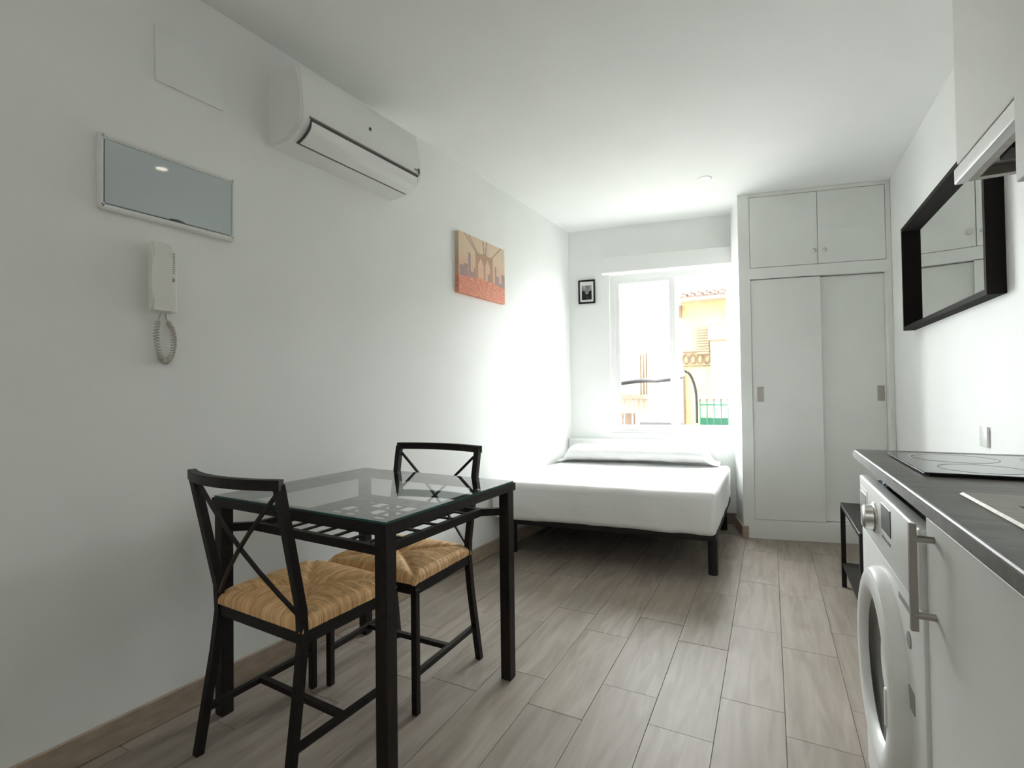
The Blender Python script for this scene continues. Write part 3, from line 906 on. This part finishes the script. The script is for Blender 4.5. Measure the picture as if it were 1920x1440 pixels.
# black metal bench between worktop and wardrobe
t = thing('side_table', 'low black metal side table with a lower shelf behind the washing machine', 'side table', (0, 0, 0))
SX0, SX1, SY0, SY1, SZ = .333, .70, 2.62, 3.30, .46
for x in (SX0, SX1-.022):
    for y in (SY0, SY1-.022):
        bm = B(); box(bm, x, x+.022, y, y+.022, 0, SZ-.022); obj('leg', bm, M['black_metal'], t)
bm = B(); box(bm, SX0, SX1, SY0, SY1, SZ-.022, SZ, bev=.002, seg=1); obj('top', bm, M['black_metal'], t)
bm = B(); box(bm, SX0+.005, SX1-.005, SY0+.005, SY1-.005, .118, .132); obj('shelf', bm, M['black_metal'], t)

# ------------------------------------------------------------------ outside, across the street
M['ochre'] = noisy(mat('ochre_render', (.24, .21, .12), .9, spec=.1), (.22, .195, .11), (.26, .23, .135), (2, 2, 2))
M['cream'] = noisy(mat('cream_render', (.80, .74, .66), .9, spec=.1), (.24, .19, .15), (.29, .24, .195), (2, 2, 2))
M['terra'] = noisy(mat('terracotta', (.45, .22, .14), .8), (.045, .028, .021), (.085, .055, .045), (9, 9, 9))
M['asphalt'] = noisy(mat('street_paving', (.4, .39, .37), .9), (.36, .35, .33), (.44, .43, .41), (3, 3, 3))
M['cable'] = mat('black_cable', (.012, .012, .014), .7, spec=.2)
M['green'] = mat('green_paint', (.015, .085, .055), .6, spec=.2)
M['beige'] = mat('beige_blind', (.13, .10, .07), .8)
M['brown'] = mat('brown_trim', (.075, .05, .035), .8)
M['slate'] = mat('slate_grey', (.03, .03, .033), .8)

bm = B(); box(bm, -40, 40, 4.9, 60, -4.3, -4.0); struct(obj('street', bm, M['asphalt']))

# the rest of the own building: its street front round and above this flat, and the storeys below
bm = B()
box(bm, -14, -2.62, 4.32, 4.80, -4, 15); box(bm, 1.12, 14, 4.55, 4.95, -4, 15)
box(bm, -2.62, 1.12, 4.62, 4.92, 2.76, 15); box(bm, -2.62, 1.12, 4.50, 4.85, -4, -.21)
struct(obj('wall_front', bm, M['cream']))
K = 1.6
def far(x, z, y): return (x*K, y*K, H_CAM+(z-H_CAM)*K)
t = thing('yellow_house', 'yellow rendered house with a tiled eave across the street, seen through the window', 'building', (0, 0, -4.0))
t.location = (0, 0, 0)
YF = 9*K
def fz(z): return H_CAM+(z-H_CAM)*K
bm = B(); box(bm, -1.336*K, 6, YF, YF+6, -4, fz(2.60)); obj('wall', bm, M['ochre'], t)
bm = B(); box(bm, -1.36*K, 6, YF-.30, YF+6, fz(2.60), fz(2.64)); obj('cornice', bm, M['cream'], t)
for r_ in range(2):
    for i in range(13):
        x = -1.345*K+i*.20 + r_*.05
        bm = B()
        pts = [(x+.10+.095*math.cos(PI*j/6), YF-.34+r_*.22, fz(2.64)+r_*.10+.075*math.sin(PI*j/6)) for j in range(7)]
        A = [bm.verts.new(p) for p in pts]; C_ = [bm.verts.new((p[0], p[1]+.42, p[2]+.12)) for p in pts]
        for j in range(6): bm.faces.new((A[j], A[j+1], C_[j+1], C_[j]))
        bm.faces.new(A); bm.faces.new(C_)
        obj('roof_tile', bm, M['terra'], t)
bm = B(); box(bm, -1.36*K, 6, YF+.35, YF+.6, fz(2.80), fz(2.83)); obj('ridge', bm, M['terra'], t)
bm = B()
for i in range(10):
    z = fz(1.70)+i*(fz(2.15)-fz(1.70))/10; box(bm, -1.09*K, -.894*K, YF-.05, YF, z, z+.062)
o = obj('blind_slat', bm, M['beige'], t); o['kind'] = 'stuff'
bm = B()
A = [bm.verts.new(p) for p in ((-.903*K, YF-.02, fz(2.17)), (1.2, YF-.02, fz(2.20)), (1.2, YF-.55, fz(1.91)), (-.88*K, YF-.55, fz(1.90)))]
C_ = [bm.verts.new(v.co+Vector((0, 0, .03))) for v in A]
for j in range(4): bm.faces.new((A[j], A[(j+1) % 4], C_[(j+1) % 4], C_[j]))
bm.faces.new(A); bm.faces.new(C_)
aw = obj('awning', bm, M['cream'], t)
for i in range(6):
    x = -.88*K+i*.13
    bm = B()
    A = [bm.verts.new(p) for p in ((x, YF-.025, fz(2.175)+.035), (x+.05, YF-.025, fz(2.175)+.035), (x+.05, YF-.55, fz(1.90)+.036), (x, YF-.55, fz(1.90)+.036))]
    C_ = [bm.verts.new(v.co+Vector((0, 0, .01))) for v in A]
    for j in range(4): bm.faces.new((A[j], A[(j+1) % 4], C_[(j+1) % 4], C_[j]))
    bm.faces.new(A); bm.faces.new(C_)
    obj('awning_stripe', bm, M['beige'], aw)
bm = B(); box(bm, -.872*K, 1.2, YF-.03, YF, fz(.45), fz(1.90)); obj('white_panel', bm, M['white_gloss'], t)
bm = B()
box(bm, -1.32*K, -.873*K, YF-.03, YF, fz(1.735), fz(1.755)); box(bm, -1.32*K, -.873*K, YF-.03, YF, fz(1.495), fz(1.515))
obj('frieze_border', bm, M['terra'], t)
for i in range(4):
    x = (-1.275+i*.113)*K
    bm = B(); q = [(x+.07*math.cos(2*PI*j/16), YF-.02, fz(1.625)+.13*math.sin(2*PI*j/16)) for j in range(16)]
    sweep(bm, q, .035, .03, (0, 1, 0), closed=True); obj('frieze_arch', bm, M['terra'], t)
bm = B(); sweep(bm, [(-1.312*K, YF-.05, fz(1.45)), (-1.312*K, YF-.05, -4)], .04, n=8); obj('drainpipe', bm, M['brown'], t)
bm = B(); box(bm, -1.365*K, -1.33*K, YF-.08, YF, fz(2.34), fz(2.56)); obj('eave_bracket', bm, M['brown'], t)
YR = 6*K
bm = B(); box(bm, -.75*K, 6, YR-.1, YF-.02, fz(.50), fz(.55)); obj('terrace_slab', bm, M['cream'], t)
bm = B(); box(bm, -.70*K, 6, YR+.3, YF-.02, -4, fz(.50)); obj('terrace_wall', bm, M['ochre'], t)

t = thing('white_house', 'pale house with balcony and slim columns far down the street, through the left pane', 'building', (0, 0, 0))
YW = 14*K
bm = B(); box(bm, -9, -2.98*K, YW, YW+8, -4, fz(2.2)); obj('wall', bm, M['cream'], t)
bm = B(); box(bm, -9, -2.98*K, YW-.8, YW, fz(.88), fz(.98)); obj('balcony_slab', bm, M['brown'], t)
bm = B(); box(bm, -9, -3.3*K, YW-.82, YW-.78, fz(1.02), fz(1.035)); obj('balcony_rail', bm, M['brown'], t)
for i in range(5):
    x = (-3.80+i*.11)*K
    bm = B(); box(bm, x, x+.03, YW-.81, YW-.78, fz(.97), fz(1.03)); obj('baluster', bm, M['brown'], t)
for i, x in enumerate((-3.22, -3.14, -3.06, -3.0)):
    bm = B(); box(bm, x*K, x*K+.05, YW-.1, YW, fz(.98), fz(2.15)); obj('column', bm, M['beige'], t)
for x in (-3.78, -3.56, -3.34, -3.22, -3.10):
    bm = B(); box(bm, x*K, x*K+.05, YW-.75, YW-.68, -4, fz(.88)); obj('post', bm, M['beige'], t)
bm = B(); box(bm, -3.80*K, -3.38*K, YW-.05, YW, -.6, fz(.46)); obj('shop_window', bm, M['brown'], t)
for x0, x1, z0, z1 in ((-3.72, -3.55, 1.92, 2.0), (-3.62, -3.40, 1.25, 1.75)):
    bm = B(); box(bm, x0*K, x1*K, YW-.03, YW, fz(z0), fz(z1)); obj('window', bm, M['beige'], t)

t = thing('grey_roof', 'dark grey pitched canopy roof beside the yellow house, low in the left pane', 'roof', (0, 0, 0))
bm = B(); prism(bm, [(YW-2.0, -4), (YW-2.0, fz(.30)), (YW-.2, fz(.30)), (YW-.2, -4)], -2.95*K, -1.9*K)
for v in bm.verts:
    if v.co.z > 0 and v.co.x > -2.9*K*.8: v.co.z += .55
obj('canopy', bm, M['slate'], t)

bm = B()
pth = cr_pts([(-4.2, 8.9, .95), far(-1.362, 1.186, 5.4), far(-1.15, 1.205, 5.9), far(-.95, 1.255, 6.4), (-1.25*K, YF-.7, fz(1.40)), (-1.18*K, YF-.45, fz(1.36)), (-1.115*K, YF-.35, fz(1.18)), (-1.09*K, YF-.30, fz(.95)), (-1.09*K, YF-.28, fz(.60)), (-1.09*K, YF-.28, fz(.56))], 8)
sweep(bm, pth, .035, n=8)
o = obj('cable_bundle', bm, M['cable'], None, 60)
tag(o, 'black cable bundle strung across the street to the yellow house', 'cable')

t = thing('balcony_railing', 'green balcony railing with knobbed finials before the yellow house', 'railing', (0, 0, 0))
YR = 6*K
for i in range(8):
    x = (-.705+i*.0735)*K
    bm = B(); sweep(bm, [(x, YR, fz(.55)), (x, YR, fz(.985))], .012, n=8)
    p = obj('post', bm, M['green'], t)
    bm = B(); bmesh.ops.create_uvsphere(bm, u_segments=12, v_segments=8, radius=.028, matrix=Matrix.Translation((x, YR, fz(.985)))); obj('finial', bm, M['brown'], p, 60)
for z in (.925, .62):
    bm = B(); box(bm, -.71*K, .2, YR-.012, YR+.012, fz(z)-.012, fz(z)+.012); obj('rail', bm, M['green'], t)
bm = B(); box(bm, -.71*K, .2, YR+.02, YR+.04, fz(.55), fz(.78)); obj('lower_panel', bm, M['green'], t)
t = thing('street_lamp', 'small grey street lamp on an arm from the yellow house, through the left pane', 'street lamp', (0, 0, 0))
bm = B(); sweep(bm, [(-1.33*K, YF-.06, 3.95), (-3.35, YF-.06, 4.02), (-3.62, YF-.06, 3.90)], .018, n=8); obj('arm', bm, M['alu_white'], t)
bm = B(); lathe(bm, [(.03, .14), (.06, .11), (.17, .02), (.18, -.03), (.11, -.09)], 'z', (-3.62, YF-.06, 3.78), 20); obj('lamp_head', bm, M['grey_plastic'], t, 50)
